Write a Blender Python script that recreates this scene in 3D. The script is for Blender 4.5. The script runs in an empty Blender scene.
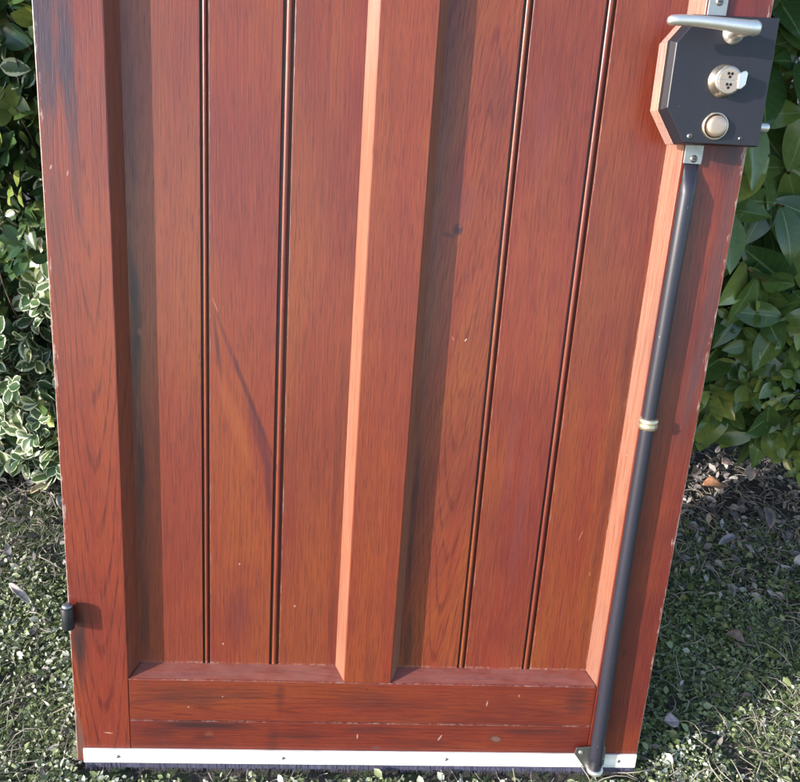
import bpy, bmesh, math
import numpy as np
from mathutils import Matrix, Vector
S = bpy.context.scene
COL = S.collection
R = math.radians
rng = np.random.default_rng(7)

# ------------------------------------------------------------------ camera
cam = bpy.data.objects.new('camera', bpy.data.cameras.new('camera'))
COL.objects.link(cam)
S.camera = cam
cam.data.sensor_width = 36.0
cam.data.lens = 36.0
cam.data.clip_start = 0.02
cam.data.clip_end = 600
RW = [[0.9960459, -0.0455255, -0.0762884], [-0.0394678, 0.5425670, -0.8390848], [0.0795913, 0.8387780, 0.5386249]]
cam.matrix_world = Matrix.Translation((0.36579, -0.72642, 1.17220)) @ Matrix(RW).to_4x4()

# ------------------------------------------------------------------ light
LEAN = R(16)
sn, cs = math.sin(LEAN), math.cos(LEAN)
a_, b_ = 2.0, 0.50                      # sun travel per unit of depth, in the door's frame
ray = Vector((a_, cs - b_ * sn, -b_ * cs - sn)).normalized()
sun = bpy.data.objects.new('sun', bpy.data.lights.new('sun', 'SUN'))
COL.objects.link(sun)
sun.data.energy = 2.8
sun.data.angle = R(0.5)
sun.data.color = (1.0, 0.975, 0.94)
sun.rotation_euler = ray.to_track_quat('-Z', 'Y').to_euler()
elev = math.asin(-ray.z)
rot = math.atan2(-ray.x, -ray.y)
W = bpy.data.worlds.new('World')
S.world = W
W.use_nodes = True
wn = W.node_tree
sky = wn.nodes.new('ShaderNodeTexSky')
sky.sky_type = 'NISHITA'
sky.sun_disc = False
sky.sun_elevation = elev
sky.sun_rotation = rot
bg = wn.nodes['Background']
bg.inputs['Strength'].default_value = 0.15
wn.links.new(sky.outputs[0], bg.inputs['Color'])
S.view_settings.view_transform = 'Standard'
S.view_settings.look = 'None'
S.view_settings.gamma = 1.0
S.view_settings.use_curve_mapping = False
S.view_settings.exposure = 1.55

# ------------------------------------------------------------------ node helpers
class N:
    def __init__(s, name):
        s.m = bpy.data.materials.new(name)
        s.m.use_nodes = True
        s.t = s.m.node_tree
        s.b = s.t.nodes['Principled BSDF']
    def put(s, inp, v):
        if isinstance(v, bpy.types.NodeSocket): s.t.links.new(v, inp)
        elif isinstance(v, (tuple, list)) and inp.type == 'RGBA': inp.default_value = (*v[:3], 1)
        else: inp.default_value = v
    def bs(s, **k):
        for n, v in k.items(): s.put(s.b.inputs[n.replace('_', ' ')], v)
    def math(s, op, a, b=0.0, c=None, clamp=False):
        n = s.t.nodes.new('ShaderNodeMath'); n.operation = op; n.use_clamp = clamp
        s.put(n.inputs[0], a); s.put(n.inputs[1], b)
        if c is not None: s.put(n.inputs[2], c)
        return n.outputs[0]
    def coord(s, kind='Object'):
        return s.t.nodes.new('ShaderNodeTexCoord').outputs[kind]
    def mapping(s, v, scale=(1, 1, 1), loc=(0, 0, 0), rot=(0, 0, 0)):
        n = s.t.nodes.new('ShaderNodeMapping')
        s.put(n.inputs['Vector'], v); n.inputs['Scale'].default_value = scale
        n.inputs['Location'].default_value = loc; n.inputs['Rotation'].default_value = rot
        return n.outputs[0]
    def noise(s, v, scale=1, detail=3, rough=0.5, dist=0.0, out='Fac'):
        n = s.t.nodes.new('ShaderNodeTexNoise')
        s.put(n.inputs['Vector'], v); s.put(n.inputs['Scale'], scale); s.put(n.inputs['Detail'], detail)
        s.put(n.inputs['Roughness'], rough); s.put(n.inputs['Distortion'], dist)
        return n.outputs[out]
    def step(s, v, lo, hi, a=0.0, b=1.0):
        n = s.t.nodes.new('ShaderNodeMapRange'); n.interpolation_type = 'SMOOTHSTEP'
        for i, x in enumerate((v, lo, hi, a, b)): s.put(n.inputs[i], x)
        return n.outputs[0]
    def mix(s, f, a, b, mode='MIX'):
        n = s.t.nodes.new('ShaderNodeMix'); n.data_type = 'RGBA'; n.blend_type = mode
        s.put(n.inputs[0], f); s.put(n.inputs[6], a); s.put(n.inputs[7], b)
        return n.outputs[2]
    def sep(s, v):
        n = s.t.nodes.new('ShaderNodeSeparateXYZ'); s.put(n.inputs[0], v); return n.outputs
    def attr(s, name):
        n = s.t.nodes.new('ShaderNodeAttribute'); n.attribute_name = name; return n.outputs['Fac']
    def bump(s, h, strength=0.3, dist=0.001):
        n = s.t.nodes.new('ShaderNodeBump'); n.inputs['Strength'].default_value = strength
        n.inputs['Distance'].default_value = dist; s.put(n.inputs['Height'], h)
        s.t.links.new(n.outputs[0], s.b.inputs['Normal'])

def wood(name, seed, across=False, rings=0.35, ringscale=210, base=(0.30, 0.062, 0.036), orange=0.5, dark=0.5,
         stains=(), dust=(), worn=0.0, figure=(), slant=0.0, grime=(), edgewear=None, shelf=False, chamfer=0.0, pith=(-.25, .5, .04)):
    """varnished red-brown oak; grain runs along local Y (or X when across)"""
    m = N(name)
    base = (base[0] * .64, base[1] * .47, base[2] * .33)
    o = m.coord()
    p = m.mapping(o, loc=(seed * 1.37, seed * 2.11, seed * .71))
    if across: p = m.mapping(p, rot=(0, 0, math.pi / 2))
    if slant: p = m.mapping(p, rot=(0, 0, slant))
    # slow warp so no line is straight
    tone = m.noise(m.mapping(p, scale=(16, 2.2, 16)), 1, 4, .55)
    tone2 = m.noise(m.mapping(p, scale=(5, 3.5, 5)), 1, 3, .6)
    c = m.mix(m.step(tone, .36, .64), base, (base[0] * 1.14, base[1] * (1.22 + orange * .95), base[2] * 1.02))
    c = m.mix(m.step(tone2, .42, .68, 0, .85 * dark + .12), c, (base[0] * .58, base[1] * .48, base[2] * 1.0))
    # annual rings
    warp = m.noise(m.mapping(p, scale=(7, 1.3, 7)), 1, 2, .5)
    q0 = m.sep(o)
    xa, ya = (q0[1], q0[0]) if across else (q0[0], q0[1])
    fine = m.noise(m.mapping(p, scale=(70, 5, 70)), 1, 3, .55)
    xx = m.math('SUBTRACT', m.math('ADD', xa, m.math('ADD', m.math('MULTIPLY', m.math('SUBTRACT', warp, .5), .050), m.math('MULTIPLY', m.math('SUBTRACT', fine, .5), .006))), pith[0])
    yy = m.math('MULTIPLY', m.math('SUBTRACT', ya, pith[1]), pith[2])
    rad = m.math('SQRT', m.math('ADD', m.math('MULTIPLY', xx, xx), m.math('MULTIPLY', yy, yy)))
    ph = m.math('MULTIPLY', rad, ringscale * 6.28)
    r = m.math('SINE', ph)
    wob = m.noise(m.mapping(p, scale=(160, 14, 160)), 1, 3, .6)
    line = m.math('MULTIPLY', m.step(r, .55, 1.0), m.step(wob, .35, .60))
    c = m.mix(m.math('MULTIPLY', line, rings), c, (base[0] * .42, base[1] * .32, base[2] * .5))
    # pores: fine dashes along the grain
    po = m.noise(m.mapping(p, scale=(900, 32, 900)), 1, 2, .6)
    pore = m.step(po, .50, .66)
    c = m.mix(m.math('MULTIPLY', pore, .62), c, (base[0] * .42, base[1] * .34, base[2] * .5))
    po2 = m.noise(m.mapping(p, scale=(520, 16, 520), loc=(3, 5, 1)), 1, 2, .6)
    po3 = m.noise(m.mapping(p, scale=(150, 3.5, 150), loc=(9, 5, 1)), 1, 4, .65)
    c = m.mix(m.step(po3, .48, .70, 0, .30), c, (base[0] * .55, base[1] * .45, base[2] * .6))
    c = m.mix(m.math('MULTIPLY', m.step(po2, .48, .68), .32), c, (base[0] * 1.35, base[1] * 1.9, base[2] * 1.9))
    if chamfer:                                          # bevels coloured paler than the faces, sunlight painted into the wood
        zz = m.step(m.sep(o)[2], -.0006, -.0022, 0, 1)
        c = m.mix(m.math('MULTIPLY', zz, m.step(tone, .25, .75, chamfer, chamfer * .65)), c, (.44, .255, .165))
    # named marks of this board (ellipses in the door's own coordinates)
    brk = m.noise(m.mapping(o, scale=(110, 10, 110) if not across else (10, 110, 110)), 1, 4, .65)
    def ell(cu, cv, ru, rv, ang=0.0):
        q = m.mapping(m.mapping(o, loc=(-cu, -cv, 0)), rot=(0, 0, ang))
        s_ = m.sep(q)
        d = m.math('ADD', m.math('POWER', m.math('DIVIDE', s_[0], ru), 2), m.math('POWER', m.math('DIVIDE', s_[1], rv), 2))
        return d
    for st in stains:
        cu, cv, ru, rv, k = st[:5]
        ang = st[5] if len(st) > 5 else 0.0
        col = st[6] if len(st) > 6 else (0.022, 0.008, 0.010)
        amp = st[7] if len(st) > 7 else 3.0
        d = ell(cu, cv, ru, rv, ang)
        d = m.math('ADD', d, m.math('MULTIPLY', m.math('SUBTRACT', brk, .5), amp))
        f = m.step(d, -.3, 1.30, min(1, k * 1.05), 0.0)
        c = m.mix(f, c, col)
    for (cu, cv, ru, rv, ang, col, k) in figure:          # crisp little marks: knots, nicks, chips
        f = m.step(m.math('ADD', ell(cu, cv, ru, rv, ang), m.math('MULTIPLY', m.math('SUBTRACT', wob, .5), 1.2)), .35, 1.0, k * .52, 0.0)
        c = m.mix(f, c, col)
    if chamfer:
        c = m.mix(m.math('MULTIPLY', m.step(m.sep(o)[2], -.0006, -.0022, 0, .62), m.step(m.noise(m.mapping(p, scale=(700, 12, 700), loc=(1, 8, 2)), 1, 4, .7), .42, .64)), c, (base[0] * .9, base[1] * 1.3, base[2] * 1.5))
    # scattered pale chips and dust
    sp = m.noise(m.mapping(o, scale=(240, 170, 240), loc=(seed, 0, 0)), 1, 1, .4)
    c = m.mix(m.step(sp, .86 - worn, .90 - worn, 0, .5), c, (.50, .40, .36))
    for (axis, at, wd) in dust:                          # pale dust lying along a joint
        s_ = m.sep(o)[axis]
        d = m.math('ABSOLUTE', m.math('SUBTRACT', s_, at))
        dn = m.noise(m.mapping(o, scale=(170, 170, 170) if axis == 1 else (300, 60, 300)), 1, 3, .7)
        dm = m.noise(m.mapping(o, scale=(22, 22, 22)), 1, 2, .6)
        f = m.math('MULTIPLY', m.math('MULTIPLY', m.step(d, wd * .1, wd, 1, 0), m.step(dn, .40, .72, 0, .55)), m.step(dm, .36, .62, .12, .9))
        c = m.mix(f, c, (.42, .33, .29))
    for (u_, wd) in grime:                               # dirt lying in the grooves
        d = m.math('ABSOLUTE', m.math('SUBTRACT', m.sep(o)[0], u_))
        c = m.mix(m.step(d, wd * .5, wd, .72, 0), c, (.026, .010, .009))
    if shelf:                                            # dust settled on the upward bevel of the rail
        zz = m.step(m.sep(o)[2], -.0012, -.0030, 0, 1)
        dd = m.noise(m.mapping(o, scale=(30, 60, 60)), 1, 4, .6)
        c = m.mix(m.math('MULTIPLY', zz, m.step(dd, .25, .7, .10, .30)), c, (.34, .17, .15))
    if edgewear is not None:                                         # varnish rubbed off along the outer arris
        d = m.math('ABSOLUTE', m.math('SUBTRACT', m.sep(o)[0], edgewear))
        en = m.noise(m.mapping(o, scale=(190, 34, 190)), 1, 5, .72)
        en2 = m.noise(m.mapping(o, scale=(9, 9, 9), loc=(0, 4, 0)), 1, 2, .5)
        k = m.math('SUBTRACT', m.math('ADD', en, m.math('MULTIPLY', en2, .35)), m.math('MULTIPLY', d, 20.0))
        c = m.mix(m.step(k, .66, .76, 0, .6), c, (.40, .29, .25))
        c = m.mix(m.math('MULTIPLY', m.step(d, .0005, .0015, 1, 0), m.step(en, .35, .55, .1, .8)), c, (.42, .32, .27))
    m.bs(Base_Color=c, Specular_IOR_Level=.5, Coat_Weight=.22, Coat_Roughness=.22, Coat_IOR=1.5, Roughness=m.math('ADD', .36, m.math('MULTIPLY', m.math('ADD', tone2, pore), .09)), IOR=1.5)
    h = m.math('SUBTRACT', m.math('MULTIPLY', tone2, .5), m.math('ADD', m.math('MULTIPLY', pore, .5), m.math('MULTIPLY', line, .4)))
    m.bump(h, .22, .0005)
    return m.m

def metal(name, col, rough=.35, metallic=1.0, speck=None, brushed=None, spk=.64):
    m = N(name)
    o = m.coord()
    n = m.noise(m.mapping(o, scale=brushed or (60, 60, 60)), 1, 4, .6)
    c = m.mix(m.step(n, .3, .75, 0, .5), col, tuple(x * .72 for x in col))
    if speck:
        n2 = m.noise(m.mapping(o, scale=(210, 210, 210)), 1, 3, .6)
        c = m.mix(m.step(n2, spk, spk + .06, 0, .8), c, speck)
    m.bs(Base_Color=c, Metallic=metallic, Roughness=m.math('ADD', rough - .06, m.math('MULTIPLY', n, .15)))
    m.bump(n, .12, .0004)
    return m.m

# ------------------------------------------------------------------ mesh helpers
def link(name, verts, faces, mat, parent=None, smooth=False, bevel=0.0, seg=2, angle=30):
    me = bpy.data.meshes.new(name)
    me.from_pydata([tuple(v) for v in verts], [], faces)
    bm = bmesh.new(); bm.from_mesh(me)
    bmesh.ops.recalc_face_normals(bm, faces=bm.faces)
    bm.to_mesh(me); bm.free()
    me.materials.append(mat)
    o = bpy.data.objects.new(name, me)
    COL.objects.link(o)
    if parent: o.parent = parent
    if smooth:
        for p in me.polygons: p.use_smooth = True
    if bevel:
        b = o.modifiers.new('bevel', 'BEVEL'); b.width = bevel; b.segments = seg
        b.limit_method = 'ANGLE'; b.angle_limit = R(angle)
    return o

def join_geo(parts):
    V, F = [], []
    for v, f in parts:
        k = len(V); V += list(v); F += [tuple(i + k for i in q) for q in f]
    return V, F

def loft(loops, cap=True):
    n = len(loops[0]); V = [p for l in loops for p in l]; F = []
    for i in range(len(loops) - 1):
        for j in range(n):
            F.append((i * n + j, i * n + (j + 1) % n, (i + 1) * n + (j + 1) % n, (i + 1) * n + j))
    if cap:
        F.append(tuple(range(n)))
        F.append(tuple((len(loops) - 1) * n + j for j in range(n)))
    return V, F

def box(u0, u1, v0, v1, z0, z1):
    return loft([[(u0, v0, z), (u1, v0, z), (u1, v1, z), (u0, v1, z)] for z in (z0, z1)])

def ring(c, r, axis='z', n=32, ry=None, rot=0.0):
    out = []
    for k in range(n):
        t = 2 * math.pi * k / n + rot
        x, y = r * math.cos(t), (ry or r) * math.sin(t)
        if axis == 'z': out.append((c[0] + x, c[1] + y, c[2]))
        elif axis == 'x': out.append((c[0], c[1] + x, c[2] + y))
        else: out.append((c[0] + x, c[1], c[2] + y))
    return out

def lathe(c, prof, axis='z', n=32):
    """prof: list of (radius, offset along the axis)"""
    L = []
    for r, h in prof:
        cc = (c[0], c[1], c[2] + h) if axis == 'z' else (c[0] + h, c[1], c[2]) if axis == 'x' else (c[0], c[1] + h, c[2])
        L.append(ring(cc, max(r, 1e-5), axis, n))
    return loft(L)

def prop(o, **k):
    for n, v in k.items(): o[n] = v
    return o

# ------------------------------------------------------------------ materials of the door
M_ALU = N('white_painted_aluminium'); _n = M_ALU.noise(M_ALU.mapping(M_ALU.coord(), scale=(20, 90, 90)), 1, 4, .6)
M_ALU.bs(Base_Color=M_ALU.mix(M_ALU.step(_n, .42, .70, 0, .8), (.80, .785, .72), (.50, .47, .41)), Roughness=.42)
M_ALU = M_ALU.m
M_BLACK = metal('satin_black_enamel', (.015, .014, .020), .38, 0.0, speck=(.11, .10, .12), brushed=(160, 22, 60), spk=.70)
M_TUBE = metal('dark_painted_tube', (.020, .020, .032), .40, 0.0, speck=(.18, .17, .18), brushed=(90, 12, 90), spk=.70)
M_STEEL = metal('dull_nickel_steel', (.86, .83, .78), .46)
M_PLATE = metal('galvanised_plate', (.50, .49, .45), .46, 1.0, speck=(.24, .23, .22))
M_BRASS = metal('worn_pinkish_brass', (.70, .53, .41), .50)
M_COLLAR = metal('tarnished_collar_metal', (.66, .58, .42), .40, .9)
M_BRN = metal('warm_nickel_brass', (.68, .60, .50), .38)
M_SCREW = metal('dull_screw_steel', (.26, .25, .24), .45)
M_HOLE = N('black_void'); M_HOLE.bs(Base_Color=(.006, .006, .006), Roughness=.8); M_HOLE = M_HOLE.m
M_HINGE = metal('black_rusty_iron', (.022, .024, .027), .45, .2, speck=(.10, .09, .09))
m = N('purple_black_bristle'); m.bs(Base_Color=m.mix(m.noise(m.mapping(m.coord(), scale=(900, 30, 900)), 1, 2), (.018, .016, .030), (.15, .14, .21)), Roughness=.5); M_BRIS = m.m

# ------------------------------------------------------------------ the door (door frame: x across, y up the leaf, z out of its face)
DW, DT, D, T = .860, 2.000, .0240, .040
LF, LB, MB, MF, MF2, MB2, RB, RF = .0790, .0910, .3795, .3935, .4627, .4752, .7662, .7790
VF, VB, VS = .1455, .1577, .0745            # rail front edge, rail base, seam of the bottom board
TF, TB = 1.885, 1.873                       # top rail, above the picture
door = bpy.data.objects.new('oak_door', None)
COL.objects.link(door)
door.location = (0, 0, .0200)
door.rotation_euler = (math.pi / 2 - LEAN, 0, 0)
prop(door, kind='thing', label='varnished red-brown oak door leaning back outdoors, black lock, white strip along its foot', category='door')

G = .0006
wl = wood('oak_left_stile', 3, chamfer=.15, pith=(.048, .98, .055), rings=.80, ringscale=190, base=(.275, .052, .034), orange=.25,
          stains=[(.010, 1.03, .022, .15, .95, 0, (.020, .012, .026), 2.4), (.036, .99, .011, .12, .95, 0, (.020, .012, .026), 2.2), (.012, .80, .012, .14, .35), (.012, .215, .012, .050, .95, 0, (.022, .012, .014), 2.0),
                  (.016, .175, .009, .06, .6), (.040, .86, .008, .09, .45), (.050, 1.10, .03, .02, .5), (.004, .04, .009, .05, .6, 0, (.10, .07, .06))], edgewear=.0,
          figure=[(.0109, .862, .0012, .003, .3, (.60, .45, .38), .8), (.0642, .1359, .0028, .0028, 0, (.07, .03, .03), .9), (.030, .856, .0010, .004, .2, (.6, .4, .35), .7),
                  (.032, .905, .0025, .004, .6, (.09, .03, .03), .9), (.047, .051, .008, .0012, .1, (.6, .45, .4), .7), (.0605, .055, .0030, .0022, 0, (.10, .05, .045), .8)])
V = [(0, 0, -T), (0, 0, 0), (LF, 0, 0), (LF, 0, -T),                 # 0-3 foot
     (LF, VF, 0), (LB, VB, -D), (LB, VB, -T), (LF, VF, -T),          # 4-7 mitre
     (0, DT, -T), (0, DT, 0), (LF, DT, 0), (LB, DT, -D), (LB, DT, -T)]
F = [(0, 1, 2, 3), (0, 8, 9, 1), (1, 9, 10, 4, 2), (4, 10, 11, 5), (5, 11, 12, 6), (3, 2, 4, 7), (4, 5, 6, 7), (0, 3, 7, 6, 12, 8), (8, 12, 11, 10, 9)]
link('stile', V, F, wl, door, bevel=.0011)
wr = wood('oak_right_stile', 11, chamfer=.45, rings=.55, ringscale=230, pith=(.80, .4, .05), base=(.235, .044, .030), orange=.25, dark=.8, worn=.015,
          stains=[(.848, .80, .010, .30, .5, 0, (.055, .030, .034)), (.832, .93, .030, .03, .7), (.84, .60, .012, .10, .35, 0, (.06, .03, .04)), (.80, .98, .05, .05, .4), (.845, 1.0, .02, .2, .3)],
          figure=[(.8196, .69, .0016, .0016, 0, (.03, .015, .015), .9), (.815, 1.08, .004, .006, 0, (.5, .36, .32), .5)], edgewear=.860)
Vr = [(DW, 0, -T), (DW, 0, 0), (RF, 0, 0), (RF, 0, -T), (RF, VF, 0), (RB, VB, -D), (RB, VB, -T), (RF, VF, -T),
      (DW, DT, -T), (DW, DT, 0), (RF, DT, 0), (RB, DT, -D), (RB, DT, -T)]
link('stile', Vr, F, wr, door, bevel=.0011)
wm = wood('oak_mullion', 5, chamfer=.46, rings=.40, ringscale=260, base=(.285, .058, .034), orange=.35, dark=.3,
          stains=[(.431, .17, .010, .06, .25)], figure=[(.3985, 1.105, .003, .002, 0, (.08, .03, .03), .6)])
def mul(v, vb):
    return [(MF, v, 0), (MF2, v, 0), (MB2, vb, -D), (MB2, vb, -T), (MB, vb, -T), (MB, vb, -D)]
V, F2 = loft([mul(VF + G, VB + G), mul(TF - G, TB - G)])
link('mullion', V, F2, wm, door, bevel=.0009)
def rail(vf, vb, v0):
    V = [(LF + G, v0, 0), (RF - G, v0, 0), (RF - G, vf, 0), (LF + G, vf, 0), (LB + G, vb, -D), (RB - G, vb, -D),
         (LF + G, v0, -T + .001), (RF - G, v0, -T + .001), (RB - G, vb, -T + .001), (LB + G, vb, -T + .001), (RF - G, vf, -T + .001), (LF + G, vf, -T + .001)]
    F = [(0, 1, 2, 3), (3, 2, 5, 4), (4, 5, 8, 9), (1, 7, 10, 2), (2, 10, 8, 5), (0, 3, 11, 6), (3, 4, 9, 11), (0, 6, 7, 1), (6, 11, 9, 8, 10, 7)]
    return V, F
wb = wood('oak_bottom_rail', 17, across=True, shelf=True, rings=.6, ringscale=170, pith=(.10, .45, .05), base=(.235, .044, .027), orange=.35, dark=.9,
          stains=[(.30, .118, .008, .03, .45), (.20, .125, .10, .014, .35), (.165, .112, .055, .012, .5), (.50, .11, .06, .012, .25), (.75, .12, .02, .03, .5), (.42, .115, .06, .02, .35)],
          figure=[(.4283, .1346, .0022, .0022, 0, (.02, .01, .01), .95), (.612, .113, .0012, .006, .1, (.6, .42, .36), .8), (.103, .138, .005, .004, 0, (.06, .03, .03), .6), (.165, .099, .0012, .0022, 0, (.5, .4, .35), .7),
                  (.215, .118, .0014, .0014, 0, (.5, .35, .3), .7), (.66, .128, .001, .003, 0, (.6, .45, .4), .7)],
          dust=[(1, VF, .0014), (1, VS + .0008, .0012)])
V, F2 = rail(VF, VB, VS + .0004)
link('bottom_rail', V, F2, wb, door, bevel=.0008)
wb2 = wood('oak_bottom_board', 23, across=True, rings=.7, ringscale=170, pith=(-.02, .25, .05), base=(.215, .038, .026), orange=.25, dark=.8,
           stains=[(.20, .066, .09, .009, .8), (.33, .050, .05, .012, .4), (.12, .052, .03, .010, .4), (.45, .062, .06, .008, .4), (.52, .04, .05, .01, .3), (.70, .062, .07, .008, .5), (.19, .046, .02, .01, .5), (.29, .045, .010, .04, .35)],
           figure=[(.195, .0515, .0085, .0050, 0, (.16, .060, .035), .85), (.195, .0475, .006, .0012, 0, (.04, .02, .02), .8), (.632, .0485, .0085, .0055, .2, (.20, .17, .13), .8), (.632, .0485, .016, .010, .2, (.04, .025, .025), .55),
                   (.545, .050, .0015, .007, .5, (.6, .45, .38), .7), (.418, .050, .0014, .005, 0, (.6, .45, .38), .7), (.448, .030, .008, .004, 0, (.08, .06, .06), .7)],
           dust=[(1, VS - .0008, .0010)])
V, F2 = join_geo([box(LF + G, RF - G, .0002, VS - .0004, -T + .001, 0)])
link('bottom_board', V, F2, wb2, door, bevel=.0006)
wt = wood('oak_top_rail', 29, across=True, rings=.4)
Vt, Ft = rail(TF, TB, DT)
link('top_rail', Vt, Ft, wt, door, bevel=.0008)

# six tongued boards, each with a bead along its right edge
beads = [(.1828, .1929), (.2806, .2941), (.5655, .5772), (.6657, .6783)]
edges = [LB, beads[0], beads[1], MB, MB2, beads[2], beads[3], RB]
def board(u0, u1, bead, mat, lead):
    """profile across the board in (x,z), then run up the door"""
    P = [(u0, -T + .002)]
    if lead: P += [(u0, -D - .0060), (u0 + .0001, -D - .0002), (u0 + .0004, -D)]
    else: P += [(u0, -D)]
    if bead:
        b0, b1 = bead
        g = (b1 - b0) * .22; c = b0 + g + (b1 - b0 - 2 * g) * .5; r = (b1 - b0 - 2 * g) * .5
        P += [(b0 - .0008, -D), (b0, -D - .0008), (b0 + .0002, -D - .0044), (b0 + g, -D - .0044)]
        for k in range(0, 13):
            t = math.pi - math.pi * k / 12
            P.append((c + r * math.cos(t), -D - .0040 + .0036 * math.sin(t)))
        P += [(b1 - g, -D - .0044), (b1, -D - .0050)]
        P += [(b1, -T + .002)]
    else:
        P += [(u1, -D), (u1, -T + .002)]
    v0, v1 = VB - .004, TB + .006
    n = 26
    V, F_ = loft([[(x, v0 + (v1 - v0) * i / n, z) for x, z in P] for i in range(n + 1)])
    return link('board', V, F_, mat, door)
dl = [(1, VB + .0012, .0030)]
red, brn = (.280, .057, .037), (.268, .058, .035)
def gr_(b): g = (b[1] - b[0]) * .22; return [(b[0] + g * .5 + .0001, g * .75), (b[1] - g * .5, g * .85)]
bm_ = [
 wood('oak_board_a', 31, rings=0.34, base=(.272, .058, .038), orange=.4, grime=gr_(beads[0]), dark=.3, slant=.03, dust=dl,
      stains=[(.098, .66, .008, .16, .90), (.101, .90, .005, .12, .30), (.099, .25, .007, .10, .45), (.099, .45, .008, .14, .75)],
      figure=[(.103, .66, .0035, .006, 0, (.32, .10, .05), .7), (.1808, .6196, .0030, .0022, 0, (.03, .01, .01), .9), (.1795, .630, .0014, .005, 0, (.03, .01, .01), .8)]),
 wood('oak_board_b', 37, rings=0.34, base=red, orange=.5, grime=gr_(beads[1]), dark=.35, dust=dl + [(0, .1942, .0009)],
      stains=[(.2285, .540, .0110, .085, .38, -.33, (.27, .072, .020), 2.2), (.2405, .590, .0042, .135, .85, -.37, (.050, .008, .012), 1.9), (.262, .515, .0085, .070, .70, -.30, (.062, .010, .014), 1.8),
              (.203, .650, .0035, .06, .8, -.12, (.05, .008, .010), 1.5), (.274, .440, .006, .05, .7, -.1, (.06, .010, .012), 2.0), (.235, .24, .020, .06, .45, 0, (.085, .016, .018))],
      figure=[(.235, .325, .0012, .002, 0, (.7, .55, .5), .8), (.212, .192, .001, .002, 0, (.7, .55, .5), .8), (.2010, .700, .0005, .012, -.35, (.55, .32, .2), .7)]),
 wood('oak_board_c', 41, rings=0.34, base=brn, orange=.35, dark=.3, dust=dl + [(0, .2952, .0011)], stains=[(.37, .4, .008, .3, .25)],
      figure=[(.316, .2585, .002, .002, .3, (.6, .42, .38), .7)]),
 wood('oak_board_d', 43, rings=.70, ringscale=200, base=(.285, .060, .036), orange=.55, dark=.4, slant=.16, pith=(.530, .78, .060), grime=gr_(beads[2]), dust=dl,
      stains=[(.5094, .8162, .0075, .0080, 1.0, .2, (.030, .007, .009), 1.0), (.498, .808, .012, .004, .7, .2, (.05, .010, .012), 1.2), (.481, .40, .005, .16, .65), (.488, 1.0, .008, .10, .12), (.487, .20, .008, .06, .5), (.515, .85, .020, .035, .45, 0, (.14, .03, .03)), (.548, .97, .02, .06, .25)],
      figure=[(.5094, .8162, .0075, .0085, .2, (.045, .012, .016), .95), (.512, .820, .0028, .0030, .2, (.22, .05, .03), .9), (.5035, .812, .006, .003, .2, (.07, .02, .02), .8), (.5325, .671, .0012, .0034, .5, (.85, .72, .62), .95),
              (.515, .672, .0012, .004, -.4, (.5, .25, .2), .5)]),
 wood('oak_board_e', 47, rings=0.34, base=red, orange=.5, grime=gr_(beads[3]), dark=.5, dust=dl + [(0, .5783, .0008)], stains=[(.61, .50, .010, .10, .35, 0, (.14, .03, .03)), (.635, .42, .012, .12, .4, 0, (.13, .03, .03)), (.605, .95, .015, .08, .3, 0, (.16, .035, .035))]),
 wood('oak_board_f', 53, rings=0.34, base=(.262, .055, .034), orange=.5, dark=.4, dust=dl + [(0, .6795, .0010), (0, RB - .001, .0009)], stains=[(.757, .5, .010, .4, .35)],
      figure=[(.728, .388, .0009, .010, .25, (.55, .25, .13), .7), (.75, .325, .001, .004, -.2, (.5, .22, .12), .6)]),
]
board(LB, beads[0][1], beads[0], bm_[0], False)
board(beads[0][1] + .0002, beads[1][1], beads[1], bm_[1], True)
board(beads[1][1] + .0002, MB, None, bm_[2], True)
board(MB2, beads[2][1], beads[2], bm_[3], False)
board(beads[2][1] + .0002, beads[3][1], beads[3], bm_[4], True)
board(beads[3][1] + .0002, RB, None, bm_[5], True)
V, F2 = box(.002, DW - .002, .001, DT - .001, -T - .005, -T - .0003)
link('back_board', V, F2, wood('oak_back', 61), door)

def screw(parent, u, v, z, r=.0035, slot=.6, name='screw', mat=None):
    g = lathe((u, v, z), [(r, -.001), (r, .0006), (r * .75, .0015), (r * .3, .0020)], 'z', 20)
    o = link(name, *g, mat or M_SCREW, parent, smooth=True)
    c, s = math.cos(slot), math.sin(slot)
    def bar(c, s):
        L = r * .62; w = r * .15
        return loft([[(u + c * a - s * b, v + s * a + c * b, zz) for a, b in ((-L, -w), (L, -w), (L, w), (-L, w))] for zz in (z + .0010, z + .00215)])
    return o

# draught strip along the foot
V, F2 = box(.0105, DW - .0012, .0008, .0246, .0003, .0042)
strip = link('draught_strip', V, F2, M_ALU, door, bevel=.0006)
prop(strip, label='white aluminium strip with dark bristles')
for u, v in ((.0610, .0125), (.3067, .0125), (.557, .0135), (.83, .0135)):
    screw(strip, u, v, .0042, .0026)
P = []
bx0, bx1 = .0120, DW - .004
P.append(box(bx0, bx1, -.0085, .0006, -.0030, .0028))
for k in range(1500):
    u = bx0 + (bx1 - bx0) * rng.random(); z = rng.uniform(-.004, .0042); L = rng.uniform(.0105, .0165); w = .00055
    du = rng.normal(0, .0012); dz = rng.normal(0.0006, .0009)
    P.append(([(u - w, .0008, z), (u + w, .0008, z), (u + du + w * .4, .0008 - L, z + dz), (u + du - w * .4, .0008 - L, z + dz)], [(0, 1, 2, 3)]))
V, F2 = join_geo(P)
link('brush', V, F2, M_BRIS, strip)

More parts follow.
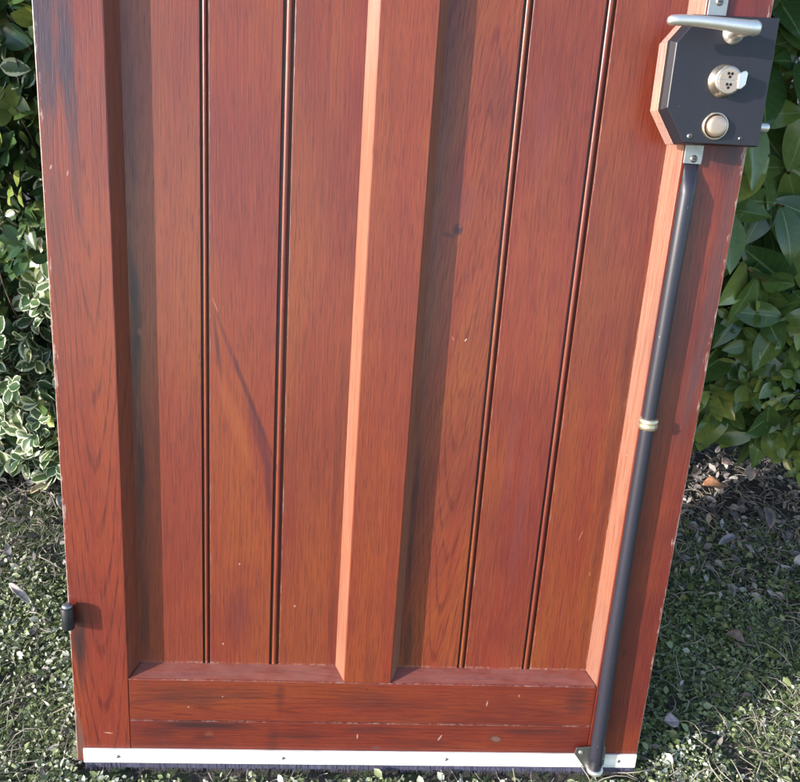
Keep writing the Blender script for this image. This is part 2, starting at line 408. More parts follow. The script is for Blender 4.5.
# hinge knuckle on the left edge
P = [lathe((.0030, .2365, .0118), [(.0078, 0), (.0086, .0012), (.0086, .0318), (.0078, .033)], 'y', 28)]
hinge = link('hinge', *join_geo(P), M_HINGE, door, smooth=True, bevel=0)
V, F2 = box(-.0030, .0016, .2380, .2680, -.030, .012)
link('hinge_leaf', V, F2, M_HINGE, hinge, bevel=.0006)
link('hinge_pin', *lathe((.0030, .2695, .0118), [(.0062, 0), (.0074, .0012), (.0070, .0040), (.0040, .0056)], 'y', 24),
     metal('rubbed_iron', (.30, .31, .35), .4, .8), hinge, smooth=True)

# locking bar
BU = .7868
def tube_path(pts, n=24):
    L = []
    for (u, v, z, rx, rz) in pts: L.append(ring((u, v, z), rx, 'y', n, rz))
    return loft(L)
bar = link('locking_bar', *tube_path([(.7908, .9200, .0026, .0088, .0010), (.7908, .9080, .0040, .0092, .0020), (.7898, .8960, .0070, .0095, .0060), (.7885, .880, .0098, .0102, .0098),
                                      (BU + .0003, .75, .0102, .0094, .0094), (BU - .0004, .60, .0102, .0094, .0094), (BU, .40, .0102, .0094, .0094), (BU + .001, .20, .0104, .0103, .0103), (.7905, .030, .0110, .0103, .0103), (.7912, .006, .0115, .0094, .0094)]),
           M_TUBE, door, smooth=True)
prop(bar, label='long dark tubular rod')
bar.modifiers.new('w', 'WEIGHTED_NORMAL')
bar2 = link('locking_bar', *tube_path([(.7905, 1.104, .0030, .0088, .0012), (.7905, 1.122, .0060, .0095, .0050), (BU, 1.15, .0102, .0094, .0094), (BU, 1.6, .0102, .0094, .0094), (BU, 1.97, .0102, .0094, .0094)]), M_TUBE, door, smooth=True)
def plate(v0, v1, screwv, parent):
    V, F2 = box(.7788, .8018, v0, v1, .0040, .0068)
    p = link('mounting_plate', V, F2, M_PLATE, parent, bevel=.0006)
    screw(parent, .7912, screwv, .0066, .0046)
    link('screw_slot', *box(.7886, .7938, screwv - .0006, screwv + .0006, .0078, .0089), M_HOLE, parent)
plate(.9160, .9480, .9222, bar)
plate(1.070, 1.1105, 1.1000, bar2)
cl = link('collar', *lathe((BU - .0003, .5760, .0104), [(.0112, -.0080), (.0126, -.0070), (.0130, -.002), (.0122, .0), (.0131, .002), (.0127, .0065), (.0112, .0075)], 'y', 32), M_COLLAR, bar, smooth=True)
link('grub_screw', *lathe((BU + .0060, .5735, .0212), [(.0026, -.002), (.0026, .0006), (.0010, .0010)], 'z', 16), M_SCREW, bar)
# guide bracket at the foot: a plate with one ear to the left and a cup round the bar
bp = [(.7585, .0400), (.7570, .0285), (.7755, .0030), (.7830, -.0005), (.8000, -.0005), (.8065, .0100), (.8055, .0400), (.8010, .0440)]
br = link('guide_bracket', *loft([[(u, v, z) for u, v in bp] for z in (.0046, .0074)]), M_SCREW, bar, bevel=.0006)
screw(bar, .7668, .0318, .0074, .0040, mat=M_PLATE)
screw(bar, .8030, .0195, .0074, .0034)
link('guide_cup', *lathe((.7912, .0, .0115), [(.0121, 0), (.0127, .0015), (.0127, .0060), (.0118, .0070)], 'y', 28), M_STEEL, bar, smooth=True)

# the box lock
BK0, BK1 = .0006, .0270
base = [(.7545, .9368), (.7290, .9742), (.7285, 1.0500), (.7515, 1.0800), (.8500, 1.0825), (.8525, .9400)]
wlk = wood('oak_lock_block', 67, chamfer=0, rings=.3, base=(.64, .50, .58), orange=.1)
lock = link('box_lock', *loft([[(u, v, z) for u, v in base] for z in (BK0, BK1 - .0002)]), wlk, door, bevel=.0008)
prop(lock, label='black box lock on a wooden packing block')
def inset(f, z):
    cx, cy = .7950, 1.0100
    out = []
    for (u, v) in base:
        k = f if u < .80 else f * .15
        vv = v + (cy - v) / abs(cy - v) * f * (.55 if u < .80 else .2)
        out.append((u + (k if u < .84 else -k), vv, z))
    return out
cov = link('lock_cover', *loft([inset(.0000, BK1), inset(.0004, BK1 + .0075), inset(.0046, .0430), inset(.0056, .0438)]), M_BLACK, lock, bevel=.0010, seg=3, angle=12)
ZF = .0438
for (u, v) in ((.7662, .9468), (.8278, .9482)):
    s_ = screw(lock, u, v, ZF - .0006, .0036 if u < .8 else .0026)
    link('screw_recess', *lathe((u, v, ZF + .0010), [(.0012, -.0004), (.0012, .0006)], 'z', 6), M_HOLE, lock)
# lever handle: neck and flattened bar
hd = link('lever_handle', *loft([ring((u, v, z), r, 'x', 24, rz) for (u, v, z, r, rz) in
        [(.7040, 1.0630, .0840, .0006, .0006), (.7046, 1.0630, .0840, .0034, .0034), (.7075, 1.0632, .0840, .0054, .0050), (.716, 1.0640, .0840, .0058, .0052), (.735, 1.0646, .0842, .0060, .0056),
         (.760, 1.0640, .0846, .0064, .0062), (.782, 1.0628, .0850, .0072, .0068), (.796, 1.0622, .0848, .0078, .0076), (.804, 1.0622, .0838, .0084, .0080), (.8085, 1.0624, .0820, .0066, .0066), (.8105, 1.0624, .0805, .0022, .0030), (.8108, 1.0624, .080, .0005, .0006)]]), M_STEEL, lock, smooth=True)
link('handle_neck', *lathe((.7975, 1.0620, ZF), [(.0125, 0), (.0125, .0020), (.0100, .0035), (.0082, .0060), (.0076, .020), (.0074, .037)], 'z', 32), M_STEEL, lock, smooth=True)
# cylinder with a split front, two keyways and a little thumb piece
cy = link('lock_cylinder', *lathe((.7955, 1.0100, ZF), [(.0185, 0), (.0185, .0012), (.0168, .0024), (.0160, .0130), (.0150, .0146), (.0136, .0150)], 'z', 48), M_BRN, lock, smooth=True)
def halfdisc(sgn, r, z0, z1, cu, cv):
    pts = [(cu + r * math.cos(t), cv + sgn * (.0005 + r * abs(math.sin(t)))) for t in np.linspace(0, math.pi, 20)]
    return loft([[(u, v, z) for u, v in pts] for z in (z0, z1)])
for sgn in (1, -1):
    hf = link('cylinder_face', *halfdisc(sgn, .0120, ZF + .0148, ZF + .0160, .7955, 1.0100), M_BRASS, lock)
    for k in range(3):
        t = k * 2.094 + .5
        link('keyway', *lathe((.7955 + .0024 * math.cos(t), 1.0100 + sgn * .0058 + .0024 * math.sin(t), ZF + .0155), [(.0017, 0), (.0017, .0008)], 'z', 12), M_HOLE, lock)
tp = [(.8060, 1.0010), (.8105, 1.0012), (.8150, 1.0060), (.8158, 1.0190), (.8130, 1.0215), (.8050, 1.0175)]
link('thumb_piece', *loft([[(u, v, z) for u, v in tp] for z in (ZF + .0110, ZF + .0170)]), M_STEEL, lock, bevel=.0010, angle=20)
bt = link('push_button', *lathe((.7945, .9600, ZF), [(.0160, 0), (.0160, .0012), (.0152, .0028), (.0144, .0032), (.0136, .0028), (.0135, .0004)], 'z', 48), M_BRN, lock, smooth=True)
link('button_cap', *lathe((.7945, .9600, ZF + .0015), [(.0118, 0), (.0118, .0052), (.0113, .0060), (.0060, .0063), (.0, .0064)], 'z', 48), M_BRASS, lock, smooth=True)
link('latch_bolt', *lathe((.8510, .9640, .0160), [(.0055, 0), (.0055, .0205), (.0048, .0222), (.0030, .0228)], 'x', 28), M_STEEL, lock, smooth=True)

# ------------------------------------------------------------------ ground
def hsh(x, y, k=1.0):
    return (np.sin(x * 9.1 * k + 1.3) * np.cos(y * 7.7 * k - .4) + np.sin(x * 21.3 * k + y * 13.1 * k) * .5 + np.sin(x * 47 * k - y * 39 * k + 2) * .22) / 1.72
def gz(x, y):
    return hsh(x, y) * .006 * np.clip((np.abs(y - 0.0) + np.maximum(0, x - .9) + np.maximum(0, -x)) * 6, 0.0, 1)
m = N('soil_and_moss')
o = m.coord()
n1 = m.noise(m.mapping(o, scale=(5, 5, 5)), 1, 5, .6); n2 = m.noise(m.mapping(o, scale=(90, 90, 90)), 1, 5, .7)
n3 = m.noise(m.mapping(o, scale=(26, 26, 26)), 1, 4, .65)
c = m.mix(m.step(n2, .35, .7), (.030, .023, .019), (.10, .082, .068))
c = m.mix(m.math('MULTIPLY', m.step(n3, .45, .6), m.step(m.sep(o)[1], .35, .5, .9, .12)), c, (.052, .075, .026))
c = m.mix(m.step(n1, .5, .7, 0, .4), c, (.085, .070, .055))
m.bs(Base_Color=c, Roughness=.9)
m.bump(m.math('ADD', n2, n3), .8, .008)
M_SOIL = m.m
xs = np.concatenate([[-200, -60, -15, -5, -3], np.linspace(-2, 3, 126), [4, 6, 16, 60, 200]])
ys = np.concatenate([[-200, -60, -15, -5, -2], np.linspace(-1, 2.4, 86), [3, 5, 15, 60, 200]])
X, Y = np.meshgrid(xs, ys)
Z = gz(X, Y) * np.where((abs(X) < 4) & (abs(Y) < 3), 1, 0)
V = np.stack([X, Y, Z], -1).reshape(-1, 3).tolist(); nx = len(xs)
F2 = [(j * nx + i, j * nx + i + 1, (j + 1) * nx + i + 1, (j + 1) * nx + i) for j in range(len(ys) - 1) for i in range(nx - 1)]
gr = link('ground', V, F2, M_SOIL, smooth=True)
prop(gr, kind='structure')

# ------------------------------------------------------------------ leaves, many at once
def nrm(v): return v / np.maximum(np.linalg.norm(v, axis=-1, keepdims=True), 1e-9)
def leaf_mesh(name, base, dirs, nor, L, Wd, mat, parent=None, T_=5, prof='oval', fold=.25, droop=.2, wave=.0, cols=3, rnd=None, smooth=True):
    n = len(base)
    dirs = nrm(dirs); side = nrm(np.cross(dirs, nor)); nor = nrm(np.cross(side, dirs))
    t = np.linspace(0, 1, T_)
    if prof == 'oval': w = np.sin(np.pi * t ** .9) ** .75
    elif prof == 'obovate': w = np.sin(np.pi * t ** 1.35) ** .62
    elif prof == 'laurel': w = np.sin(np.pi * t ** .92) ** .85 * (1 - .25 * t ** 6)
    else: w = 1 - t ** 1.5
    w = np.clip(w, .03, 1); w[-1] = .015 if prof != 'blade' else .02
    if prof != 'blade': w[0] = .05
    s = np.linspace(-1, 1, cols)
    L = np.broadcast_to(L, (n,)); Wd = np.broadcast_to(Wd, (n,))
    fold = np.broadcast_to(fold, (n,)); droop = np.broadcast_to(droop, (n,))
    tt = t[None, :, None, None]; ss = s[None, None, :, None]; ww = w[None, :, None, None]
    A = lambda q: q[:, None, None, :]
    B = lambda q: q[:, None, None, None]
    ph = rng.random(n) * 6.28
    wav = B(wave * L) * np.sin(tt * 9 + B(ph)) * ss ** 2 * np.sign(ss)
    P = A(base) + A(dirs) * B(L) * (tt - .12 * B(np.abs(droop)) * tt ** 2) + A(side) * B(Wd) * .5 * ww * ss \
        + A(nor) * (B(fold * Wd) * .5 * ww * np.abs(ss) ** 1.3 - B(droop * L) * tt ** 2 + wav)
    V = P.reshape(-1, 3)
    k = T_ * cols
    q = []
    for i in range(T_ - 1):
        for j in range(cols - 1):
            q.append((i * cols + j, i * cols + j + 1, (i + 1) * cols + j + 1, (i + 1) * cols + j))
    q = np.array(q)
    Fc = (q[None] + (np.arange(n) * k)[:, None, None]).reshape(-1, 4)
    me = bpy.data.meshes.new(name)
    me.vertices.add(len(V)); me.vertices.foreach_set('co', V.astype(np.float32).ravel())
    me.loops.add(Fc.size); me.loops.foreach_set('vertex_index', Fc.astype(np.int32).ravel())
    me.polygons.add(len(Fc)); me.polygons.foreach_set('loop_start', np.arange(0, Fc.size, 4, dtype=np.int32))
    me.update(calc_edges=True)
    if smooth: me.polygons.foreach_set('use_smooth', np.ones(len(Fc), dtype=bool))
    uv = np.zeros((T_, cols, 2)); uv[..., 0] = s[None, :] ; uv[..., 1] = t[:, None]
    uvv = np.tile(uv.reshape(-1, 2), (n, 1))
    at = me.attributes.new('su', 'FLOAT', 'POINT'); at.data.foreach_set('value', uvv[:, 0].astype(np.float32))
    at = me.attributes.new('tv', 'FLOAT', 'POINT'); at.data.foreach_set('value', uvv[:, 1].astype(np.float32))
    if rnd is None: rnd = rng.random(n)
    at = me.attributes.new('rnd', 'FLOAT', 'POINT'); at.data.foreach_set('value', np.repeat(rnd, k).astype(np.float32))
    me.materials.append(mat)
    o = bpy.data.objects.new(name, me)
    COL.objects.link(o)
    if parent: o.parent = parent
    return o

def leafmat(name, c0, c1, c2, pale=.55, edge=None, edge_at=.55, vein=None, rough=.35, trans=.25, blotch=None, spec=.5):
    """two-tone leaves; 'rnd' varies leaf to leaf, su/tv run across and along each leaf"""
    m = N(name)
    r = m.attr('rnd'); su = m.attr('su'); tv = m.attr('tv'); o = m.coord()
    c = m.mix(m.step(r, .0, .55), c0, c1)
    c = m.mix(m.step(r, pale, min(1.0, pale + .30)), c, c2)
    n = m.noise(m.mapping(o, scale=(70, 70, 70)), 1, 3, .6)
    c = m.mix(m.step(n, .3, .75, 0, .35), c, tuple(x * .6 for x in c0))
    au = m.math('ABSOLUTE', su)
    if vein:
        # lateral veins slanting off the midrib
        w = m.math('SINE', m.math('MULTIPLY', m.math('SUBTRACT', tv, m.math('MULTIPLY', au, .16)), 62.0))
        c = m.mix(m.step(w, .80, 1.0, 0, .13), c, vein)
        c = m.mix(m.step(au, .03, .085, .85, 0), c, vein)
    if edge:
        nn = m.noise(m.mapping(o, scale=(150, 150, 150)), 1, 2, .5)
        k = m.math('ADD', au, m.math('MULTIPLY', m.math('SUBTRACT', nn, .5), .75))
        k = m.math('ADD', k, m.math('MULTIPLY', m.math('SUBTRACT', m.math('POWER', tv, 3.0), .1), .25))
        k = m.math('ADD', k, m.math('MULTIPLY', m.math('SUBTRACT', r, .5), .35))
        c = m.mix(m.step(k, edge_at, edge_at + .08), c, edge)
    if blotch:
        b = m.noise(m.mapping(o, scale=(38, 38, 38), loc=(4, 2, 7)), 1, 3, .6)
        c = m.mix(m.step(b, .68, .76, 0, .8), c, blotch)
    m.bs(Base_Color=c, Roughness=rough)
    m.bump(n, .25, .001)
    if trans:
        tr = m.t.nodes.new('ShaderNodeBsdfTranslucent'); m.put(tr.inputs[0], m.mix(.5, c, (.16, .22, .02)))
        mx = m.t.nodes.new('ShaderNodeMixShader'); mx.inputs[0].default_value = trans
        m.t.links.new(m.b.outputs[0], mx.inputs[1]); m.t.links.new(tr.outputs[0], mx.inputs[2])
        m.t.links.new(mx.outputs[0], m.t.nodes['Material Output'].inputs['Surface'])
    return m.m

M_EUO = leafmat('variegated_leaf', (.045, .090, .040), (.080, .135, .055), (.125, .170, .065), edge=(.62, .65, .46), edge_at=.66, rough=.30, trans=.18)
M_EUOG = leafmat('plain_small_leaf', (.034, .075, .038), (.070, .125, .038), (.24, .29, .07), rough=.28, trans=.2)
M_LAU = leafmat('laurel_leaf', (.052, .105, .030), (.125, .185, .042), (.28, .32, .075), vein=(.19, .25, .10), rough=.17, trans=.22, blotch=(.07, .05, .025))
M_STEM = N('brown_twig'); M_STEM.bs(Base_Color=M_STEM.mix(M_STEM.noise(M_STEM.mapping(M_STEM.coord(), scale=(80, 80, 80)), 1, 3), (.05, .032, .022), (.14, .09, .06)), Roughness=.8); M_STEM = M_STEM.m
M_RSTEM = N('reddish_leaf_stalk'); M_RSTEM.bs(Base_Color=(.22, .11, .05), Roughness=.5); M_RSTEM = M_RSTEM.m

def sticks(name, P0, P1, r0, r1, mat, parent=None, bend=.0, seg=4):
    n = len(P0); k = 5
    d = nrm(P1 - P0); h = nrm(np.cross(d, np.array([.3, .2, .93]))); g = np.cross(d, h)
    L = np.linalg.norm(P1 - P0, axis=1)[:, None]
    off = (h * rng.normal(0, 1, (n, 1)) + g * rng.normal(0, 1, (n, 1))) * bend * L
    rows = []
    for i in range(seg + 1):
        t = i / seg
        c = P0 * (1 - t) + P1 * t + off * (4 * t * (1 - t))
        r = (np.broadcast_to(r0, (n,)) * (1 - t) + np.broadcast_to(r1, (n,)) * t)[:, None]
        rows.append(np.stack([c + r * (h * math.cos(6.2832 * j / k) + g * math.sin(6.2832 * j / k)) for j in range(k)], 1))
    V = np.stack(rows, 1).reshape(-1, 3)
    q = np.array([(i * k + j, i * k + (j + 1) % k, (i + 1) * k + (j + 1) % k, (i + 1) * k + j) for i in range(seg) for j in range(k)])
    Fc = (q[None] + (np.arange(n) * k * (seg + 1))[:, None, None]).reshape(-1, 4)
    me = bpy.data.meshes.new(name); me.from_pydata(V.tolist(), [], Fc.tolist())
    for p in me.polygons: p.use_smooth = True
    me.materials.append(mat)
    o = bpy.data.objects.new(name, me); COL.objects.link(o)
    if parent: o.parent = parent
    return o

def shrub_root(name, loc, **k):
    e = bpy.data.objects.new(name, None); COL.objects.link(e); e.location = loc
    return prop(e, **k)

def clear_of_door(x, y, z):      # the door leans into the hedge and pushes the leaves back
    return np.where((x > -.08) & (x < .95) & (z > .7), np.maximum(y, z * .287 + .17), y)
# left: variegated shrub in rosettes
sl = shrub_root('variegated_shrub', (0, 0, 0), label='variegated shrub with small white-edged and green leaves, growing behind the hinge side of the door', category='shrub')
def surf_l(x, z): return .64 + .05 * np.sin(x * 7 + 1) * np.cos(z * 6) + .035 * np.sin(x * 17 + z * 13) - .05 * np.exp(-((z - .45) / .25) ** 2) + .3 * np.clip(.08 - z, 0, 1)
def rosettes(n, x0, x1, z0, z1, depth, sizes):
    x = rng.uniform(x0, x1, n); z = rng.uniform(z0, z1, n)
    dep = depth * rng.random(n) ** 1.8
    y = clear_of_door(x, surf_l(x, z), z) + dep
    ax = nrm(np.stack([rng.normal(-.40, .35, n), -np.ones(n) * 1.0, rng.normal(.55, .38, n)], 1))
    return np.stack([x, y, z], 1), ax, rng.uniform(*sizes, n)
def rosette_leaves(P, ax, size, per=(4, 8), pitch=(.35, 1.0)):
    B, Dd, Nn, L, r = [], [], [], [], []
    for p, a, s in zip(P, ax, size):
        k = rng.integers(*per); h = nrm(np.cross(a, [.2, .9, .4])); g = np.cross(a, h); t0 = rng.random() * 6.28; rr = rng.random()
        for i in range(k):
            t = t0 + i * (1.5708 if i % 2 else 3.1416) + i * .55 + rng.normal(0, .2)
            e = rng.uniform(*pitch) * (1 if i > 1 else .55)
            rad = h * math.cos(t) + g * math.sin(t)
            d = rad * math.cos(e * .9) + a * math.sin(e * .9)
            B.append(p - a * (.010 * (k - i) * rng.uniform(.5, 1.2) * s / .04)); Dd.append(d); Nn.append(a * math.cos(e) - rad * math.sin(e) + rng.normal(0, .18, 3))
            L.append(s * rng.uniform(.65, 1.1)); r.append(np.clip(rr + rng.normal(0, .16), 0, 1))
    return map(np.array, (B, Dd, Nn, L, r))
P, ax, sz = rosettes(3300, -1.4, .42, .02, 1.15, .20, (.034, .052))
top = P[:, 2] > .50 + .10 * np.sin(P[:, 0] * 9 + 2)
mixv = rng.random(len(P))
grn = (top & (mixv < .85)) | (~top & (mixv < .12))
for sel, mt, nm in ((~grn, M_EUO, 'foliage'), (grn, M_EUOG, 'foliage')):
    B, Dd, Nn, L, r = rosette_leaves(P[sel], ax[sel], sz[sel])
    leaf_mesh(nm, B, Dd, Nn, L, L * rng.uniform(.50, .64, len(L)), mt, sl, T_=7, prof='obovate', fold=.22, droop=rng.uniform(.0, .28, len(L)), cols=5, rnd=r)
P2, ax2, sz2 = rosettes(3600, -1.8, .5, .0, 1.75, .30, (.036, .055)); P2[:, 1] += .22
B, Dd, Nn, L, r = rosette_leaves(P2, ax2, sz2)
leaf_mesh('foliage', B, Dd, Nn, L, L * .58, M_EUOG, sl, T_=5, prof='obovate', cols=3, rnd=r * .6)
P3, ax3, sz3 = rosettes(900, -1.5, .42, 1.12, 1.75, .20, (.036, .052))
B, Dd, Nn, L, r = rosette_leaves(P3, ax3, sz3)
leaf_mesh('foliage', B, Dd, Nn, L, L * .58, M_EUOG, sl, T_=5, prof='obovate', cols=3, rnd=r)
st = P[rng.permutation(len(P))[:900]]
roots = st + np.stack([rng.normal(0, .05, 900), rng.uniform(.06, .22, 900), -rng.uniform(.05, .25, 900)], 1); roots[:, 2] = np.maximum(roots[:, 2], 0)
sticks('stems', roots, st, .0024, .0012, M_STEM, sl, bend=.08)
n = 60; bx = rng.uniform(-1.4, .4, n)
b0 = np.stack([bx, 1.18 + rng.normal(0, .06, n), np.zeros(n)], 1); b1 = b0 + np.stack([rng.normal(0, .2, n), rng.normal(-.03, .07, n), rng.uniform(.8, 1.6, n)], 1)
sticks('branches', b0, b1, .010, .004, M_STEM, sl, bend=.05, seg=6)

# right: laurel with large glossy leaves on drooping shoots
for o_ in sl.children: o_['kind'] = 'stuff'
sr = shrub_root('laurel_shrub', (0, 0, 0), label='laurel shrub with large glossy dark green leaves, growing behind the lock side of the door', category='shrub')
def surf_r(x, z): return .60 + .05 * np.sin(x * 6 + 2) * np.cos(z * 5) + .03 * np.sin(x * 15 + z * 11) + .25 * np.clip(.20 - z, 0, 1)
def laurel(n, x0, x1, z0, z1, depth, size, ofs=0.0):
    B, Dd, Nn, L, r, Q0, Q1 = [], [], [], [], [], [], []
    for _ in range(n):
        x = rng.uniform(x0, x1); z = rng.uniform(z0, z1); y = float(clear_of_door(x, surf_r(x, z), z)) + depth * rng.random() ** 1.6 + ofs
        a = nrm(np.array([rng.normal(0, .5), -1.0, rng.normal(.15, .45)])); s = rng.uniform(*size); k = rng.integers(4, 8)
        p = np.array([x, y, z]); h = nrm(np.cross(a, [.1, .2, 1.0])); g = np.cross(a, h); t0 = rng.random() * 6.28; rr = rng.random() ** 1.3
        Q0.append(p - a * .10 + np.array([0, 0, -.02])); Q1.append(p)
        for i in range(k):
            t = t0 + i * 2.4; rad = h * math.cos(t) + g * math.sin(t); e = rng.uniform(.1, .8)
            d = rad * math.cos(e) + a * math.sin(e) + np.array([0, -.1, -.30])
            nn = nrm(a * math.cos(e) - rad * math.sin(e) * .8 + np.array([0, -.35, .45]) + rng.normal(0, .40, 3))
            d = nrm(d - nn * np.dot(d, nn) * .8)
            B.append(p - a * .010 * (k - i)); Dd.append(d); Nn.append(nn); L.append(s * rng.uniform(.7, 1.12)); r.append(np.clip(rr + rng.normal(0, .15), 0, 1))
    return [np.array(q) for q in (B, Dd, Nn, L, r, Q0, Q1)]
B, Dd, Nn, L, r, Q0, Q1 = laurel(400, .50, 2.3, .21, 1.15, .20, (.095, .145))
leaf_mesh('foliage', B, Dd, Nn, L, L * rng.uniform(.44, .58, len(L)), M_LAU, sr, T_=11, prof='laurel', fold=.20, droop=rng.uniform(.0, .30, len(L)), wave=.012, cols=5, rnd=r)
sticks('stems', Q0, Q1, .0035, .0022, M_RSTEM, sr, bend=.06)
B, Dd, Nn, L, r, Q0, Q1 = laurel(260, .62, 1.9, .17, .60, .12, (.030, .055))     # young small leaves low down
leaf_mesh('foliage', B, Dd, Nn, L, L * .55, M_LAU, sr, T_=7, prof='laurel', fold=.2, droop=.1, cols=3, rnd=np.clip(r + .25, 0, 1))
B, Dd, Nn, L, r, Q0, Q1 = laurel(900, .40, 2.6, .16, 1.85, .30, (.08, .12), .20)
leaf_mesh('foliage', B, Dd, Nn, L, L * .5, M_LAU, sr, T_=6, prof='laurel', cols=3, rnd=r * .6)
B, Dd, Nn, L, r, Q0, Q1 = laurel(330, .45, 2.3, 1.12, 1.8, .2, (.08, .12))
leaf_mesh('foliage', B, Dd, Nn, L, L * .48, M_LAU, sr, T_=7, prof='laurel', cols=3, rnd=r)
n = 26; bx = rng.uniform(.5, 2.3, n)
b0 = np.stack([bx, 1.0 + rng.normal(0, .05, n), np.zeros(n)], 1); b1 = b0 + np.stack([rng.normal(0, .25, n), rng.normal(-.02, .05, n), rng.uniform(.8, 1.6, n)], 1)
sticks('branches', b0, b1, .009, .004, M_STEM, sr, bend=.05, seg=6)

for o_ in sr.children: o_['kind'] = 'stuff'
# ------------------------------------------------------------------ ground cover
def outside_door(x, y):   # keep growth out of the leaf of the door itself
    zdoor = np.tan(math.pi / 2 - LEAN) * y
    return ~((x > 0) & (x < .86) & (y > -.021) & (y < .06))
def field(n, x0, x1, y0, y1):
    x = rng.uniform(x0, x1, n); y = rng.uniform(y0, y1, n); k = outside_door(x, y); return x[k], y[k]
M_COV = leafmat('ground_cover_leaf', (.120, .155, .052), (.225, .260, .118), (.66, .66, .55), pale=.60, rough=.38, trans=.2)
M_GRASS = leafmat('grass_blade', (.11, .16, .06), (.20, .25, .11), (.52, .50, .36), rough=.5, trans=.25)
M_DEAD = leafmat('dead_leaf', (.060, .048, .052), (.17, .14, .13), (.44, .39, .35), rough=.75, trans=.05)
def cover(name, n, box_, size, mat, lim, dens=1.0, T_=4, cols=3, hz=(.0, .022), up=.9, prof='oval', asp=(.38, .78)):
    x, y = field(n, *box_)
    clump = hsh(x, y, 1.6) * .5 + .5 + .25 * hsh(x + 3, y, 4.2)
    k = (rng.random(len(x)) < np.clip((clump - .12) * 1.5 * dens, .06, 1)) & (y < lim(x) + rng.normal(0, .05, len(x)))
    x, y = x[k], y[k]; n = len(x)
    z = gz(x, y) + rng.uniform(*hz, n)
    d = np.stack([rng.normal(0, 1, n), rng.normal(0, 1, n), rng.normal(.25, .35, n)], 1)
    nn = np.stack([rng.normal(-.38, .6, n), rng.normal(-.22, .55, n), np.ones(n) * up], 1)
    L = rng.uniform(*size, n)
    o = leaf_mesh(name, np.stack([x, y, z], 1), d, nn, L, L * rng.uniform(*asp, n), mat, T_=T_, cols=cols, prof=prof, fold=.25, droop=.15,
                  rnd=np.clip(rng.random(n) * .95 + .25 * hsh(x, y, 2.3) - np.where(x > .86, .30 * (y > .53 * (x - .86)), 0), 0, 1))  # door's shadow painted in: darker leaf tones right of it, within the shadow outline
    return o
liml = lambda x: np.where(x < .4, .40, .50)
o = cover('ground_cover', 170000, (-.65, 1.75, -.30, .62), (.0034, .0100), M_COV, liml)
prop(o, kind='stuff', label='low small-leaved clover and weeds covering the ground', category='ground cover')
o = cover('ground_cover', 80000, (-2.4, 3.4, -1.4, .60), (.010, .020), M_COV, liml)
prop(o, kind='stuff', label='sparser weeds farther out', category='ground cover')
def grass(n, box_, L0, L1, w):
    x, y = field(n, *box_); k = rng.random(len(x)) < np.clip(.55 + hsh(x, y, 1.1), .1, 1); x, y = x[k], y[k]; n = len(x)
    k = ~((x > -.02) & (x < .88) & (y > -.050) & (y < .06)); x, y = x[k], y[k]; n = len(x)
    d = np.stack([rng.normal(0, .8, n), rng.normal(-.1, .8, n), rng.uniform(.15, 1.0, n)], 1)
    nn = np.stack([rng.normal(0, .4, n), rng.normal(0, .4, n), np.ones(n)], 1)
    return leaf_mesh('grass', np.stack([x, y, gz(x, y)], 1), d, nn, rng.uniform(L0, L1, n), w, M_GRASS, T_=6, cols=2, prof='blade', fold=0, droop=rng.uniform(.1, .6, n))
prop(grass(140000, (-.60, 1.65, -.30, .62), .012, .046, .0014), kind='stuff', label='short thin grass blades among the weeds', category='grass')
# leaf litter
def litter(n, box_, size, h=.014, dark=0.0):
    x, y = field(n, *box_); n = len(x)
    z = gz(x, y) + rng.uniform(.001, h, n)
    d = np.stack([rng.normal(0, 1, n), rng.normal(0, 1, n), rng.normal(.1, .35, n)], 1)
    nn = np.stack([rng.normal(0, .6, n), rng.normal(0, .6, n), rng.normal(.6, .5, n)], 1)
    L = rng.uniform(*size, n)
    return np.stack([x, y, z], 1), d, nn, L
B, Dd, Nn, L = litter(9000, (-1.3, 2.2, .36, .95), (.008, .030), .024)
o = leaf_mesh('leaf_litter', B, Dd, Nn, L, L * rng.uniform(.25, .6, len(L)), M_DEAD, T_=6, cols=4, prof='oval', fold=rng.uniform(-.6, .9, len(L)), droop=rng.uniform(-.3, .5, len(L)), wave=.05)
prop(o, kind='stuff', label='dark dry leaf litter under the hedge', category='leaf litter')
B, Dd, Nn, L = litter(4500, (-1.0, 2.0, -.34, .46), (.006, .020), .022)
o = leaf_mesh('leaf_litter', B, Dd, Nn, L, L * rng.uniform(.2, .5, len(L)), M_DEAD, T_=5, cols=3, prof='oval', fold=rng.uniform(-.4, .9, len(L)), droop=rng.uniform(-.3, .5, len(L)), wave=.04)
prop(o, kind='stuff', label='scraps of dry leaf among the weeds', category='leaf litter')
n = 6500; x = rng.uniform(-.9, 1.9, n); y = rng.uniform(-.3, .85, n); k = outside_door(x, y); x, y = x[k], y[k]; n = len(x)
p0 = np.stack([x, y, gz(x, y) + rng.uniform(.003, .016, n)], 1); an = rng.random(n) * 6.28; ll = rng.uniform(.02, .075, n)
p1 = p0 + np.stack([np.cos(an) * ll, np.sin(an) * ll, rng.normal(0, .006, n)], 1)
M_TW = N('pale_dry_stalk'); M_TW.bs(Base_Color=M_TW.mix(M_TW.noise(M_TW.mapping(M_TW.coord(), scale=(9, 9, 9)), 1, 2), (.14, .11, .085), (.50, .43, .34)), Roughness=.8)
o = sticks('dry_stalks', p0, p1, .0009, .0006, M_TW.m, bend=.18)
prop(o, kind='stuff', label='thin dry stalks lying over the ground', category='stalks')

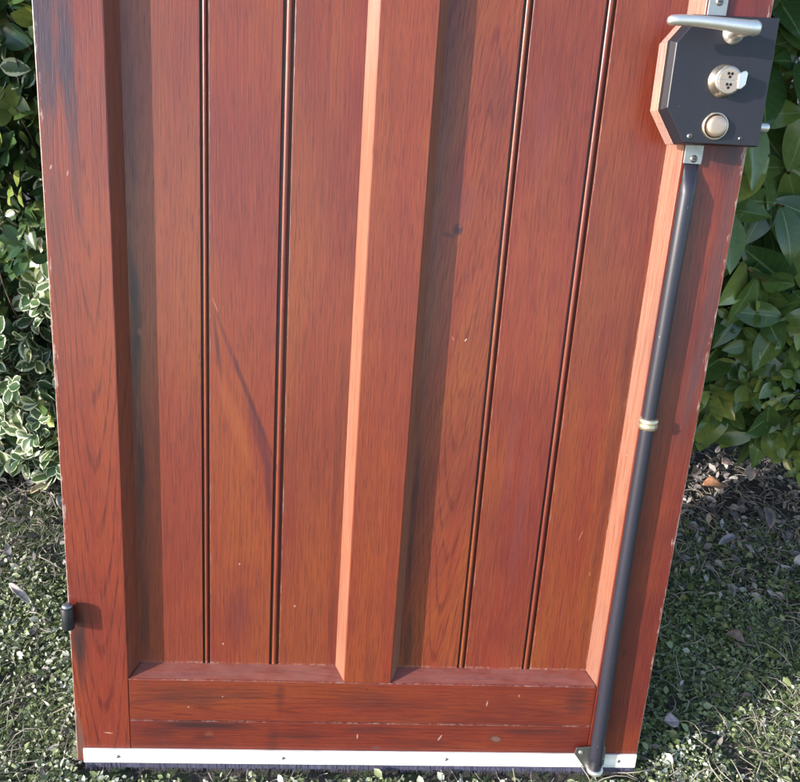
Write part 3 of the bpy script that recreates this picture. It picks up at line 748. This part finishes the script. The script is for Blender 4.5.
# single fallen leaves one can point to
def fallen(x, y, z, ang, L, Wd, col, label, fold=.3, droop=.2, tilt=0.0, T_=13):
    m = N('dry_leaf_surface'); o_ = m.coord()
    nn = m.noise(m.mapping(o_, scale=(110, 110, 110)), 1, 4, .65); au = m.math('ABSOLUTE', m.attr('su'))
    c = m.mix(m.step(nn, .35, .7), col, tuple(q * .55 for q in col))
    c = m.mix(m.step(au, .03, .10, .6, 0), c, tuple(min(1, q * 1.4) for q in col))
    m.bs(Base_Color=c, Roughness=.65); m.bump(nn, .5, .001)
    d = np.array([[math.cos(ang), math.sin(ang), tilt]]); nr = np.array([[rng.normal(0, .15), rng.normal(-.15, .12), 1.0]])
    o = leaf_mesh('fallen_leaf', np.zeros((1, 3)), d, nr, L, Wd, m.m, T_=T_, cols=7, prof='laurel', fold=fold, droop=droop, wave=.035)
    o.location = (x, y, z + (.018 if y < .4 else .012))
    s = o.modifiers.new('thickness', 'SOLIDIFY'); s.thickness = .0005
    return prop(o, label=label, category='leaf', group='dead leaves lying on the ground beside the door')
fallen(1.225, .700, .022, .1, .062, .036, (.58, .26, .13), 'bright orange-brown dead leaf lying on the litter under the laurel', .5, .15)
fallen(1.300, .775, .030, .5, .040, .028, (.55, .36, .30), 'pale pink dead leaf lying just behind the orange one', .4, .2)
fallen(1.345, .715, .028, 1.2, .055, .026, (.56, .44, .38), 'upright cream-pink dry leaf lying beside the orange leaf', .3, .1, .3)
fallen(1.330, .560, .020, 1.35, .070, .026, (.22, .19, .19), 'long grey curled dead leaf standing on the litter below the laurel', .9, .2, .25)
fallen(1.190, .505, .018, .55, .065, .018, (.27, .24, .24), 'narrow grey twisted dead leaf lying in front of the curled one', .8, .1)
fallen(1.105, .255, .020, -.4, .040, .026, (.24, .15, .11), 'folded brown dead leaf lying on the shaded weeds below the narrow grey leaf', .7, .2)
fallen(1.235, .225, .020, .5, .035, .020, (.30, .21, .16), 'small tan dead leaf lying on the shaded weeds beyond the folded brown leaf', .5, .2)
fallen(.925, .068, .022, .1, .030, .024, (.34, .27, .28), 'pale mauve-grey leaf lying on the weeds beside the foot of the locking bar stile', .3, .2)
fallen(1.385, .500, .016, .2, .038, .022, (.20, .09, .06), 'dark red-brown dead leaf lying in the shade under the laurel', .5, .2)
fallen(-.265, .590, .020, .9, .040, .016, (.60, .46, .26), 'cream curled dead leaf lying at the foot of the variegated shrub', .8, .2, .2)
fallen(-.205, .585, .022, -1.0, .050, .024, (.40, .38, .34), 'broad pale grey leaf lying against the door edge under the variegated shrub', .3, .3)
fallen(-.215, .330, .022, -.6, .060, .014, (.46, .40, .36), 'thin pale curved leaf lying on the sunlit weeds beside the hinge', .6, .5)
